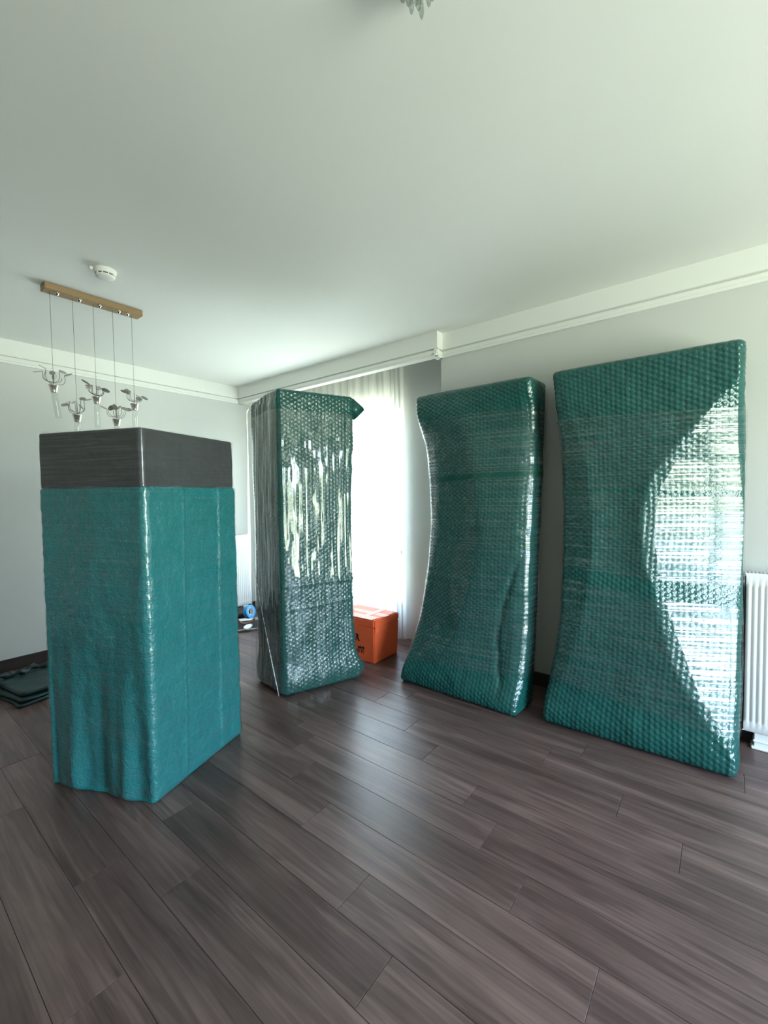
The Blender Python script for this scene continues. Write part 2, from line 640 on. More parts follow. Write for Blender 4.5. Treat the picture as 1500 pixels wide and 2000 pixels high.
# cornice mouldings: profile (out from the wall, z)
PROF = [(0.0, 2.588), (0.020, 2.588), (0.020, 2.603), (0.027, 2.609), (0.027, 2.634), (0.013, 2.637), (0.013, 2.643), (0.034, 2.646), (0.034, ZC + 0.001), (0.0, ZC + 0.001)]


def extrude_profile(name, start, end, out):
    bm = bmesh.new()
    s, e, o = Vector(start), Vector(end), Vector(out)
    A = [bm.verts.new(s + o * p + Vector((0, 0, z))) for p, z in PROF]
    B = [bm.verts.new(e + o * p + Vector((0, 0, z))) for p, z in PROF]
    n = len(PROF)
    for i in range(n):
        bm.faces.new((A[i], A[(i + 1) % n], B[(i + 1) % n], B[i]))
    bm.faces.new(A[::-1])
    bm.faces.new(B)
    return finish(bm, name)


struct(obj('trim_1', extrude_profile('trim_1', (XS, YL, 0), (XN, YL, 0), (0, -1, 0)), M_TRIM), 'white cornice moulding along the left wall')
struct(obj('trim_2', extrude_profile('trim_2', (XR, YB, 0), (XR, YN + 0.01, 0), (-1, 0, 0)), M_TRIM), 'white cornice moulding along the right wall')
# pelmet box in front of the niche, with the same moulding on its face
XP = 3.135
bm = bmesh.new()
add_box(bm, (XP, YN, 2.588), (XP + 0.05, YL, ZC + 0.001))
pel = struct(obj('trim_3', finish(bm, 'trim_3'), M_TRIM), 'white pelmet hiding the curtain rail')
obj('pelmet_return', box_mesh('pelmet_return', (XP + 0.05, YN + 0.001, 2.588), (XR + 0.005, YN + 0.04, ZC)), M_TRIM, pel)
bm = bmesh.new()
obj('pelmet_moulding', extrude_profile('pelmet_moulding', (XP, YN - 0.032, 0), (XP, YL, 0), (-1, 0, 0)), M_TRIM, pel)
obj('pelmet_moulding', extrude_profile('pelmet_moulding', (XP - 0.0335, YN, 0), (XR, YN, 0), (0, -1, 0)), M_TRIM, pel)

# ------------------------------------------------------------------ windows
w1 = struct(obj('window_1', box_mesh('window_1', (XN + 0.05, NW['y0'], NW['z0']), (XN + 0.12, NW['y0'] + 0.07, NW['z1']), 0.006, 2), M_PVC), 'white framed window behind the sheer curtain')
for nm, lo, hi, mt in (
        ('stile', (XN + 0.05, NW['y1'] - 0.07, NW['z0']), (XN + 0.12, NW['y1'], NW['z1']), M_PVC),
        ('mullion', (XN + 0.05, 3.42, NW['z0'] + 0.06), (XN + 0.12, 3.50, NW['z1'] - 0.07), M_PVC),
        ('top_rail', (XN + 0.05, NW['y0'] + 0.07, NW['z1'] - 0.07), (XN + 0.12, NW['y1'] - 0.07, NW['z1']), M_PVC),
        ('bottom_rail', (XN + 0.05, NW['y0'] + 0.07, NW['z0']), (XN + 0.12, NW['y1'] - 0.07, NW['z0'] + 0.05), M_GREYBAR)):
    obj(nm, box_mesh(nm, lo, hi, 0.005, 1), mt, w1)
for ya, yb in ((NW['y0'] + 0.07, 3.42), (3.50, NW['y1'] - 0.07)):
    obj('transom', box_mesh('transom', (XN + 0.05, ya, 0.835), (XN + 0.11, yb, 0.875), 0.004, 1), M_GREYBAR, w1)
    obj('pane', box_mesh('pane', (XN + 0.08, ya, 0.875), (XN + 0.086, yb, NW['z1'] - 0.07)), M_PANE, w1)
    obj('pane', box_mesh('pane', (XN + 0.08, ya, NW['z0'] + 0.05), (XN + 0.086, yb, 0.835)), M_PANE, w1)

w2 = struct(obj('window_2', box_mesh('window_2', (BW['x0'], YB - 0.13, BW['z1'] - 0.07), (BW['x1'], YB - 0.06, BW['z1']), 0.006, 2), M_PVC), 'white framed balcony window behind the viewer')
obj('bottom_rail', box_mesh('bottom_rail', (BW['x0'], YB - 0.13, BW['z0']), (BW['x1'], YB - 0.06, BW['z0'] + 0.08), 0.006, 2), M_PVC, w2)
nb = 3
for i in range(nb):
    x = BW['x0'] + (BW['x1'] - BW['x0'] - 0.09) * i / (nb - 1)
    obj('mullion', box_mesh('mullion', (x, YB - 0.13, BW['z0'] + 0.08), (x + 0.09, YB - 0.06, BW['z1'] - 0.07), 0.006, 2), M_PVC, w2)
    if i < nb - 1:
        x2 = BW['x0'] + (BW['x1'] - BW['x0'] - 0.09) * (i + 1) / (nb - 1)
        obj('pane', box_mesh('pane', (x + 0.09, YB - 0.098, BW['z0'] + 0.08), (x2, YB - 0.092, BW['z1'] - 0.07)), M_PANE, w2)

# sheer curtain hanging from behind the pelmet
ny, nz = 420, 40
yy = np.linspace(0, 1, ny)
ypos = 2.43 + yy * 2.2
dens = 62 + 60 * np.exp(-(yy / 0.10) ** 2)
ph = np.cumsum(dens) * (2.2 / ny)
zz = np.linspace(0.02, 2.70, nz)
zt = zz / 2.7
wav = 0.016 * np.sin(ph) + 0.009 * np.sin(0.43 * ph + 1.0) + 0.005 * np.sin(2.3 * ph + 0.4)
CP = np.zeros((ny, nz, 3))
CP[..., 0] = 3.40 + wav[:, None] * (1.15 - 0.35 * zt[None, :]) + 0.004 * np.sin(3 * zt[None, :] + ph[:, None] * 0.3)
CP[..., 1] = ypos[:, None] + 0.006 * np.sin(ph[:, None] * 0.5 + 2 * zt[None, :])
CP[..., 2] = zz[None, :]
tag(obj('sheer_curtain', grid_mesh('sheer_curtain', CP), M_VOILE), 'sheer white pleated curtain hanging in front of the bright window', 'curtain')


# ------------------------------------------------------------------ wrapped packages
def softp(x, w):
    return w * np.logaddexp(0, x / w)


def sstep(x, a, b):
    t = np.clip((x - a) / (b - a), 0, 1)
    return t * t * (3 - 2 * t)


def hexbub(u, v, pitch, r=0.46):
    """height 0..1 of rows of air bubbles."""
    s3 = math.sqrt(3)

    def d2(ou, ov):
        x = (u + ou) / pitch
        y = (v + ov) / (pitch * s3)
        return ((x - np.round(x)) * pitch) ** 2 + ((y - np.round(y)) * pitch * s3) ** 2
    d = np.sqrt(np.minimum(d2(0, 0), d2(pitch / 2, pitch * s3 / 2))) / (r * pitch)
    return np.clip(1 - d * d, 0, 1) ** 0.7


class VNoise:
    """smooth value noise on a grid."""
    def __init__(self, seed, n=64):
        self.g = np.random.default_rng(seed).uniform(-1, 1, (n, n))
        self.n = n

    def __call__(self, x, y):
        n = self.n
        xi, yi = np.floor(x).astype(int), np.floor(y).astype(int)
        fx, fy = x - xi, y - yi
        fx, fy = fx * fx * (3 - 2 * fx), fy * fy * (3 - 2 * fy)
        g = self.g
        a, b = g[xi % n, yi % n], g[(xi + 1) % n, yi % n]
        c, d = g[xi % n, (yi + 1) % n], g[(xi + 1) % n, (yi + 1) % n]
        return (a * (1 - fx) + b * fx) * (1 - fy) + (c * (1 - fx) + d * fx) * fy


VN = VNoise(3)
VN2 = VNoise(11)


def outline(W, D, r, step, coarse=0.05, nc=8):
    """rounded rectangle from L (a=W) along the front to M (a=0), the side to R, then round the back."""
    A, B, NA, NB, FC, UU = [], [], [], [], [], []

    def seg(a0, b0, a1, b1, na, nb, face, st):
        n = max(2, int(round(math.hypot(a1 - a0, b1 - b0) / st)))
        for i in range(n):
            t = i / n
            a, b = a0 + (a1 - a0) * t, b0 + (b1 - b0) * t
            A.append(a); B.append(b); NA.append(na); NB.append(nb); FC.append(face)

    def arc(ca, cb, a0, face):
        for i in range(nc):
            t = math.radians(a0 + 90 * i / nc)
            ca_, sa_ = math.cos(t), math.sin(t)
            A.append(ca + r * ca_); B.append(cb + r * sa_); NA.append(ca_); NB.append(sa_); FC.append(face)
    # angles run so that the outline is traversed front -> side -> back -> left
    seg(W - r, 0, r, 0, 0, -1, 0, step)
    for i in range(nc):
        t = math.radians(270 - 90 * i / nc)
        A.append(r + r * math.cos(t)); B.append(r + r * math.sin(t)); NA.append(math.cos(t)); NB.append(math.sin(t)); FC.append(0 if i < nc / 2 else 1)
    seg(0, r, 0, D - r, -1, 0, 1, step)
    for i in range(nc):
        t = math.radians(180 - 90 * i / nc)
        A.append(r + r * math.cos(t)); B.append(D - r + r * math.sin(t)); NA.append(math.cos(t)); NB.append(math.sin(t)); FC.append(1 if i < nc / 2 else 2)
    seg(r, D, W - r, D, 0, 1, 2, coarse)
    for i in range(nc):
        t = math.radians(90 - 90 * i / nc)
        A.append(W - r + r * math.cos(t)); B.append(D - r + r * math.sin(t)); NA.append(math.cos(t)); NB.append(math.sin(t)); FC.append(2 if i < nc / 2 else 3)
    seg(W, D - r, W, r, 1, 0, 3, coarse)
    for i in range(nc):
        t = math.radians(0 - 90 * i / nc)
        A.append(W - r + r * math.cos(t)); B.append(r + r * math.sin(t)); NA.append(math.cos(t)); NB.append(math.sin(t)); FC.append(3 if i < nc / 2 else 0)
    return [np.array(x, float) for x in (A, B, NA, NB, FC)]


class Package:
    def __init__(self, name, label, cat, M, L, R, h, lean=(0, 0), r=0.03, step=0.006, disp=None, deform=None, group=None):
        self.M, self.h, self.r = np.array(M, float), h, r
        Lv, Rv = np.array(L, float) - self.M, np.array(R, float) - self.M
        self.W, self.D = np.linalg.norm(Lv), np.linalg.norm(Rv)
        self.ea, self.eb = Lv / self.W, Rv / self.D
        self.lean = np.array(lean, float)
        self.step = step
        self.disp, self.deform = disp, deform
        c = self.M + self.ea * self.W / 2 + self.eb * self.D / 2
        self.c = c
        self.root = empty(name, (c[0], c[1], 0), label, cat, group)

    def world(self, a, b, z):
        xy = self.M + a[..., None] * self.ea + b[..., None] * self.eb + (z / self.h)[..., None] * self.lean - self.c
        return np.concatenate([xy, z[..., None]], -1)

    def surf(self, A, B, NA, NB, FC, z, off):
        """outline columns x z levels, displaced outward by off(+disp), then deformed."""
        a = A[:, None] + NA[:, None] * off
        b = B[:, None] + NB[:, None] * off
        z = np.broadcast_to(z, a.shape).copy() if z.ndim == 1 else z.copy()
        if self.deform is not None:
            a, b, z = self.deform(self, a, b, z)
        return a, b, z

    def body(self, name, mat, z0=0.0, z1=None, zstep=None, disp='own', inset=0.0, rr=None, parent=None, crown=0.0):
        z1 = self.h if z1 is None else z1
        rr = rr or self.r
        A, B, NA, NB, FC = outline(self.W, self.D, self.r, self.step)
        n = 6
        th = np.linspace(0, math.pi / 2, n + 1)
        zb = z0 + rr * (1 - np.cos(th))
        ib = rr * (1 - np.sin(th))
        mid = np.arange(z0 + rr, z1 - rr, zstep or self.step)[1:]
        zt_ = z1 - rr * (1 - np.cos(th[::-1]))
        it = rr * (1 - np.sin(th[::-1]))
        z = np.concatenate([zb, mid, zt_])
        ins = np.concatenate([ib, np.zeros(len(mid)), it])
        U = np.where((FC == 0) | (FC == 2), A, B)
        off = -ins[None, :] * np.ones((len(A), 1)) - inset
        d = self.disp if disp == 'own' else disp
        if d is not None:
            w = (sstep(z, z0, z0 + 0.03) * (1 - sstep(z, z1 - 0.03, z1)))[None, :]
            off = off + d(self, FC[:, None] * np.ones_like(off), U[:, None] * np.ones_like(off), np.broadcast_to(z, off.shape)) * (0.35 + 0.65 * w)
        a, b, zz_ = self.surf(A, B, NA, NB, FC, z, off)
        P = self.world(a, b, zz_)
        # close the top with shrinking rings
        top = P[:, -1, :]
        cen = top.mean(0)
        rings = [cen + (top - cen) * s + np.array([0, 0, crown * (1 - s * s)]) for s in (0.92, 0.75, 0.5, 0.25, 0.03)]
        P = np.concatenate([P, np.stack(rings, 1)], 1)
        return obj(name, grid_mesh(name, P, True, True), mat, parent or self.root)

    def film(self, name, mat, z0, z1, off=0.007, tilt=0.0, step=0.012, zstep=0.012, disp=None, edge=0.006, parent=None):
        A, B, NA, NB, FC = outline(self.W, self.D, self.r, step)
        z = np.linspace(z0, z1, max(3, int((z1 - z0) / zstep)))
        U = np.where((FC == 0) | (FC == 2), A, B)
        o = np.full((len(A), len(z)), off)
        if disp is not None:
            o = o + disp(self, FC[:, None] * np.ones_like(o), U[:, None] * np.ones_like(o), np.broadcast_to(z, o.shape))
        arc = np.cumsum(np.hypot(np.diff(A, prepend=A[0]), np.diff(B, prepend=B[0])))
        wob = edge * VN(arc * 25, arc * 0 + 7.3)
        Z = z[None, :] + (tilt * (A - self.W / 2) + wob)[:, None]
        Z = np.clip(Z, 0.004, None)
        a, b, Z = self.surf(A, B, NA, NB, FC, Z, o)
        P = self.world(a, b, Z)
        return obj(name, grid_mesh(name, P, True, False), mat, parent or self.root)


PITCH_B = 0.031

# ---- package 1: squat, charcoal board on top --------------------------------
def disp1(pk, fc, u, z):
    low = 1 - sstep(z, 0.05, 0.85)
    f0 = low * (0.020 * np.cos((u - 0.47) * 2 * math.pi / 0.30) * (1 - 0.4 * sstep(u, 0.5, 0.62)) + 0.006 * np.sin(u * 60)) + 0.003 * np.sin(u * 17 + z * 2)
    f0 = f0 * sstep(u, 0.0, 0.05) * (1 - sstep(u, 0.585, 0.626))
    f1a = 0.245 - 0.035 * (1 - z / 1.5)
    f1b = 0.503 - 0.032 * (1 - z / 1.5)
    f1 = 0.007 * (1 - sstep(u, f1a - 0.006, f1a + 0.006)) + 0.005 * sstep(u, f1b - 0.006, f1b + 0.006) \
        + 0.004 * np.exp(-((u - f1b) / 0.007) ** 2) + 0.004 * np.exp(-((u - f1a + 0.006) / 0.006) ** 2)
    f1 = f1 * sstep(u, 0, 0.03)
    cr = 0.0025 * VN(u * 22, z * 9) + 0.0016 * VN2(u * 60, z * 45)
    return np.where(fc == 0, f0, np.where(fc == 1, f1, 0.0)) + cr + 0.004


p1 = Package('wrapped_package', 'shorter green wrapped package with a charcoal board on top, in front of the left wall', 'package',
             (0.868, 2.093), (0.626, 2.670), (1.477, 2.308), 1.50, r=0.018, step=0.0075, disp=disp1)
p1.body('bubble_wrap', M_WRAP1, 0.0, 1.502, rr=0.012)
def disp1c(pk, fc, u, z):
    return 0.003 * VN(u * 9, z * 9) + 0.001 * VN2(u * 40, z * 40)
cap1 = p1.body('charcoal_board', M_CAP, 1.496, 1.772, disp=disp1c, inset=0.001, rr=0.012, crown=-0.004)
cap1['label'] = 'charcoal grey board wrapped on the top'
def fdisp1(pk, fc, u, z):
    m = np.where(fc == 1, (1 - sstep(u, 0.17, 0.24)) * sstep(u, 0.02, 0.05) * sstep(z, 0.5, 0.75) * (1 - sstep(z, 1.25, 1.42)), 0.12)
    return np.where(z < 1.5, disp1(pk, fc, u, z), 0.0) + m * 0.0022 * VN(u * 14 + z * 4, z * 62)
p1.film('stretch_film', M_FILM_1, 0.02, 1.775, off=0.0045, disp=fdisp1, step=0.009, zstep=0.004)

# ---- package 2: tall, film pulled downwards ---------------------------------
def pd2(u, z, amp=1.0):
    return amp * hexbub(u, z, PITCH_B)


def disp2(pk, fc, u, z):
    bub = 0.0050 * hexbub(z, u, PITCH_B)
    cr = 0.006 * VN(u * 9, z * 5) + 0.003 * VN2(u * 26, z * 20)
    band = 0.006 * np.exp(-((z - 0.62 - 0.05 * u) / 0.012) ** 2) + 0.008 * np.exp(-((z - 0.80) / 0.015) ** 2)
    bulge = 0.018 * np.exp(-((z - 0.10) / 0.10) ** 2)
    return bub + cr + np.where(fc == 1, band, 0) + bulge


def def2(pk, a, b, z):
    # the far right foot swells, waist drawn in
    w = np.exp(-((z - 0.09) / 0.07) ** 2)
    waist = 0.030 * sstep(z, 0.1, 0.5) * (1 - sstep(z, 1.3, 2.1))
    b = b + (0.045 * w - waist) * sstep(b, 0.42, 0.60)
    a = a - 0.030 * sstep(a, 0.25, 0.44) * (1 - 0.7 * sstep(z, 1.8, 2.2))
    # rounded shoulder dips towards the back
    z = z - 0.035 * sstep(a, 0.1, 0.45) * sstep(z, 1.9, 2.2)
    return a, b, z


p2 = Package('wrapped_package', 'tall narrow green wrapped package standing before the curtain and left of the orange crate', 'package',
             (1.935, 2.465), (2.015, 2.905), (2.497, 2.252), 2.205, r=0.028, step=0.0068, disp=disp2, deform=def2)
p2.body('bubble_wrap', M_WRAP, rr=0.03, crown=0.01)
def fdisp2(pk, fc, u, z):
    return 0.006 * VN(u * 9, z * 5) + 0.006 * VN2(u * 5 + 2.2, z * 1.3 + 0.6) + 0.018 * np.exp(-((z - 0.10) / 0.10) ** 2) + 0.0022 * VN2(u * 55, z * 2.2) + 0.0015 * VN(u * 30, z * 14)
p2.film('stretch_film', M_FILM_V, 0.03, 2.06, off=0.012, disp=fdisp2, step=0.006, zstep=0.015)
# loose veil of film hanging over the left face
nu, nv = 90, 90
uu = np.linspace(0, 1, nu)[:, None] * np.ones((1, nv))
vv = np.linspace(0, 1, nv)[None, :] * np.ones((nu, 1))
a = 0.475 - 0.475 * uu
z = 0.05 + 2.115 * vv + 0.028 * uu * vv
b = -(0.028 + 0.020 * VN(uu * 7, vv * 2.0 + 3) + 0.014 * VN2(uu * 18, vv * 1.6) + 0.02 * np.sin(uu * 3.1) * (1 - vv)) * (1 - 0.75 * uu ** 3)
b = np.where(vv > 0.97, b * 0.4, b)
obj('film_veil', grid_mesh('film_veil', p2.world(a, b, z)), M_FILM_V, p2.root)['label'] = 'loose clear film hanging down the left side'
bm = bmesh.new()
t = np.linspace(0, 1, 24)
crease = p2.world(0.31 - 0.30 * t ** 1.15, -0.052 + 0.02 * t, 0.90 - 0.885 * t)
tube(bm, [tuple(x) for x in crease], [0.002 + 0.002 * x for x in t], 6)
M_CREASE = film_mat('film_fold', (40, 40, 40), 0.12, 0.3, 0.35, 3.0)
obj('film_fold', finish(bm, 'film_fold', True), M_CREASE, p2.root)
# pointed corner flap at the top right
bm = bmesh.new()
def W2(a_, b_, z_):
    return tuple(p2.world(np.array(a_), np.array(b_), np.array(z_)))
pts = [W2(0.005, 0.59, 2.195), W2(0.0, 0.70, 2.115), W2(-0.004, 0.60, 2.02), W2(0.16, 0.60, 2.185), W2(0.13, 0.61, 2.05), W2(0.06, 0.655, 2.175), W2(0.05, 0.69, 2.09)]
vs = [bm.verts.new(q) for q in pts]
bmesh.ops.convex_hull(bm, input=vs)
bmesh.ops.bevel(bm, geom=list(bm.edges), offset=0.006, segments=2, affect='EDGES')
obj('corner_flap', finish(bm, 'corner_flap', True), M_WRAP, p2.root)


# ---- packages 3 and 4: wide, leaning on the wall, drawn in at the waist ------
def interp(z, tab):
    t = sorted(tab)
    return np.interp(z, [q[0] for q in t], [q[1] for q in t])


AL4 = [(2.23, 0.97), (2.20, 0.93), (1.977, 0.865), (1.80, 0.805), (1.641, 0.753), (1.48, 0.722), (1.324, 0.705), (1.014, 0.704), (0.85, 0.717), (0.702, 0.737), (0.54, 0.775), (0.379, 0.82), (0.20, 0.90), (0.0, 0.97)]
AR4 = [(2.2, -0.05), (2.042, 0.015), (1.883, 0.145), (1.75, 0.245), (1.617, 0.337), (1.47, 0.405), (1.328, 0.434), (1.18, 0.434), (1.038, 0.417), (0.90, 0.385), (0.764, 0.342), (0.503, 0.266), (0.38, 0.205), (0.271, 0.14), (0.167, 0.065), (0.10, 0.0), (0.0, -0.05)]
G4 = [(2.23, 0.0), (2.02, 0.02), (1.72, 0.065), (1.32, 0.08), (0.68, 0.085), (0.45, 0.07), (0.16, 0.015), (0.0, 0.005)]


def front4(a, z):
    jag = 0.007 * np.abs(np.sin(z * math.pi / PITCH_B * 0.9)) + 0.012 * VN(z * 11, z * 0 + 2.5)
    ar0 = interp(z, AR4)
    ar = ar0 + jag * (1 - sstep(ar0 - a, 0.0, 0.05))
    al = interp(z, AL4) + 0.004 * VN(z * 15, z * 0 + 9.1)
    f = 0.54 * softp(ar - a, 0.006) + 0.30 * softp(a - al, 0.006)
    mid = np.clip((a - ar) / np.maximum(al - ar, 0.05), 0, 1)
    waist = np.exp(-((z - 1.15) / 0.55) ** 2)
    f = f + 0.016 * waist * np.sin(math.pi * mid) + 0.015 * waist
    return f


def def4(pk, a, b, z):
    g = interp(z, G4)
    a = a - g * np.clip(a / pk.W, 0, 1) ** 2
    f = np.minimum(front4(a, z), 0.265)
    f = f * sstep(z, 0.02, 0.16) * (1 - sstep(z, 2.10, 2.21))
    b = f + b * (1 - f / pk.D)
    # foot and head swell
    sw = 0.020 * np.exp(-((z - 0.09) / 0.09) ** 2)
    b = b - sw * (1 - b / pk.D)
    return a, b, z


def disp34(pk, fc, u, z):
    bub = 0.0062 * hexbub(z, u + 0.01 * VN(u * 3, z * 3), PITCH_B)
    cr = 0.005 * VN(u * 7, z * 5) + 0.0025 * VN2(u * 24, z * 22)
    return np.where(fc == 0, bub, 0.6 * bub) + cr


LEAN_LABEL4 = 'wide green wrapped package leaning on the right wall beside the radiator, biggest of the four'
p4 = Package('wrapped_package', LEAN_LABEL4, 'package', (2.72, -0.070), (2.71, 0.900), (3.000, -0.078), 2.235, lean=(0.205, 0), r=0.035, step=0.0062, disp=disp34, deform=def4)
p4.body('bubble_wrap', M_WRAP, rr=0.035, crown=0.012)
def fdisp34(pk, fc, u, z):
    return 0.004 * VN(u * 6, z * 4) + 0.0010 * VN2(u * 5, z * 20)
p4.film('stretch_film', M_FILM_H, 1.455, 1.895, 0.0115, 0.03, disp=fdisp34, zstep=0.006)
p4.film('stretch_film', M_FILM_H, 0.955, 1.435, 0.0115, 0.06, disp=fdisp34, zstep=0.006)
p4.film('stretch_film', M_FILM_H, 0.24, 0.86, 0.0115, 0.10, disp=fdisp34, zstep=0.006)

AL3 = [(2.23, 0.97), (2.10, 0.94), (1.998, 0.885), (1.826, 0.785), (1.505, 0.739), (1.154, 0.728), (0.879, 0.765), (0.525, 0.812), (0.25, 0.89), (0.0, 0.97)]
AC3 = [(2.2, 0.54), (2.069, 0.505), (1.797, 0.447), (1.497, 0.367), (1.137, 0.307), (0.90, 0.335), (0.703, 0.382), (0.438, 0.468), (0.151, 0.623), (0.0, 0.70)]
AF3 = [(2.2, -0.2), (1.15, -0.06), (0.985, 0.039), (0.81, 0.101), (0.636, 0.147), (0.431, 0.162), (0.299, 0.155), (0.15, 0.12), (0.0, 0.1)]
G3 = [(2.23, 0.0), (1.92, 0.03), (1.71, 0.085), (1.31, 0.14), (0.915, 0.152), (0.60, 0.128), (0.24, 0.07), (0.10, 0.03), (0.0, 0.012)]


def front3(a, z):
    j = 0.006 * np.abs(np.sin(z * math.pi / PITCH_B)) + 0.012 * VN(z * 9, z * 0 + 4.2)
    al = interp(z, AL3)
    ac0 = interp(z, AC3)
    ac = ac0 + j * (1 - sstep(np.abs(ac0 - a), 0.0, 0.05))
    af = interp(z, AF3) + 0.010 * VN(z * 12, z * 0 + 1.7)
    w = sstep(z, 0.1, 0.5) * (1 - sstep(z, 1.85, 2.15))
    f = 0.30 * softp(a - al, 0.008) + 0.18 * softp(ac - a, 0.008) * (0.5 + 0.5 * w) + 0.14 * softp(a - ac, 0.02) * w
    f = f - 0.10 * softp(af - a, 0.006) * 1.5 + 0.012 * np.exp(-((a - af - 0.02) / 0.02) ** 2) * sstep(af, 0.0, 0.1)
    f = f + 0.42 * softp(0.075 + 0.014 * VN(z * 14, z * 0 + 6.0) - a, 0.006)
    return f + 0.02 * w


def def3(pk, a, b, z):
    g = interp(z, G3)
    a = a - g * np.clip(a / pk.W, 0, 1) ** 2
    f = np.minimum(front3(a, z), 0.2) * sstep(z, 0.02, 0.22) * (1 - sstep(z, 2.02, 2.2))
    b = f + b * (1 - f / pk.D)
    b = b - 0.018 * np.exp(-((z - 0.09) / 0.09) ** 2) * (1 - b / pk.D)
    return a, b, z


p3 = Package('wrapped_package', 'wide green wrapped package leaning on the wall between the orange crate and the biggest package', 'package',
             (2.640, 1.03), (2.665, 1.99), (2.925, 1.015), 2.235, lean=(0.27, 0), r=0.04, step=0.0062, disp=disp34, deform=def3)
p3.body('bubble_wrap', M_WRAP, rr=0.035, crown=0.015)
p3.film('stretch_film', M_FILM_H, 1.585, 2.03, 0.0115, -0.02, disp=fdisp34, zstep=0.006)
p3.film('stretch_film', M_FILM_H, 0.21, 1.55, 0.0115, -0.04, disp=fdisp34, zstep=0.006)
p3.film('green_tape', M_TAPE, 1.545, 1.590, 0.0065, -0.03, disp=fdisp34, zstep=0.006)

# ------------------------------------------------------------------ radiators
def radiator(name, label, loc, rotz, length, z0, z1):
    """local x along the length, front face towards -y, back at y=0."""
    r = empty(name, loc, label, 'radiator', 'panel radiators')
    r.rotation_euler = (0, 0, rotz)
    # ribbed front panel
    pitch = 0.026
    n = int(length / pitch)
    xs, ys = [0.0], [0.0]
    m = (length - n * pitch) / 2
    for i in range(n):
        x = m + i * pitch
        for dx, dy in ((0.003, 0), (0.007, -0.006), (0.019, -0.006), (0.023, 0)):
            xs.append(x + dx); ys.append(dy)
    xs.append(length); ys.append(0.0)
    rib = np.array(ys)
    zl = np.array([z0, z0 + 0.012, z0 + 0.055, z0 + 0.075, z1 - 0.075, z1 - 0.055, z1 - 0.012, z1])
    amp = np.array([0, 0, 0, 1, 1, 0, 0, 0])
    bend = np.array([0.012, 0, 0, 0, 0, 0, 0, 0.012])
    P = np.zeros((len(xs), len(zl), 3))
    P[..., 0] = np.array(xs)[:, None]
    P[..., 1] = -0.10 + rib[:, None] * amp[None, :] + bend[None, :]
    P[..., 2] = zl[None, :]
    obj('front_panel', grid_mesh('front_panel', P, smooth=False), M_RAD, r)
    obj('back_panel', box_mesh('back_panel', (0.0, -0.035, z0 + 0.01), (length, -0.022, z1 - 0.01)), M_RAD, r)
    for x in (0.0, length - 0.004):
        obj('side_cover', box_mesh('side_cover', (x, -0.10, z0 + 0.004), (x + 0.004, -0.02, z1 - 0.004)), M_RAD, r)
    bm = bmesh.new()
    add_box(bm, (0, -0.088, z1 - 0.004), (length, -0.082, z1))
    add_box(bm, (0, -0.030, z1 - 0.004), (length, -0.024, z1))
    ns = int(length / 0.016)
    for i in range(ns):
        add_box(bm, (i * 0.016, -0.085, z1 - 0.004), (i * 0.016 + 0.007, -0.027, z1 + 0.001))
    g = obj('top_grille', finish(bm, 'top_grille'), M_RAD, r)
    g['kind'] = 'stuff'
    for x in (0.05, length - 0.12):
        bm = bmesh.new()
        add_box(bm, (x, -0.085, 0.012), (x + 0.075, -0.02, z0 + 0.004), 0.004, 1)
        add_box(bm, (x - 0.012, -0.10, 0.0), (x + 0.087, -0.012, 0.014), 0.004, 1)
        add_box(bm, (x - 0.004, -0.092, 0.040), (x + 0.079, -0.016, 0.048), 0.002, 1)
        f = obj('foot', finish(bm, 'foot'), M_RAD, r)
        f['label'] = 'white floor foot'
    return r


# right: front towards -x ; rotz = -90 deg puts local x along -y and front (-y) towards -x
radiator('panel_radiator', 'white ribbed panel radiator at the right edge, beside the biggest wrapped package', (3.215, -0.095, 0), -math.pi / 2, 1.10, 0.090, 0.985)
radiator('panel_radiator', 'white ribbed panel radiator on the left wall, behind the shorter package', (2.15, 4.743, 0), 0.0, 1.035, 0.100, 0.976)

# ------------------------------------------------------------------ orange crate
cx0, cx1, cy0, cy1, chh = 2.775, 3.135, 2.315, 2.820, 0.375
crate = empty('plastic_crate', ((cx0 + cx1) / 2, (cy0 + cy1) / 2, 0), 'orange plastic crate with taped lid and black print, on the floor before the curtain', 'crate')
cw, cd = cx1 - cx0, cy1 - cy0


def tapered(name, w0, d0, w1_, d1_, z0, z1, bev):
    bm = bmesh.new()
    lo = [bm.verts.new((sx * w0 / 2, sy * d0 / 2, z0)) for sx, sy in ((-1, -1), (1, -1), (1, 1), (-1, 1))]
    hi = [bm.verts.new((sx * w1_ / 2, sy * d1_ / 2, z1)) for sx, sy in ((-1, -1), (1, -1), (1, 1), (-1, 1))]
    bm.faces.new(lo[::-1])
    bm.faces.new(hi)
    for k in range(4):
        bm.faces.new((lo[k], lo[(k + 1) % 4], hi[(k + 1) % 4], hi[k]))
    bmesh.ops.bevel(bm, geom=list(bm.edges), offset=bev, segments=3, affect='EDGES')
    return finish(bm, name, False)


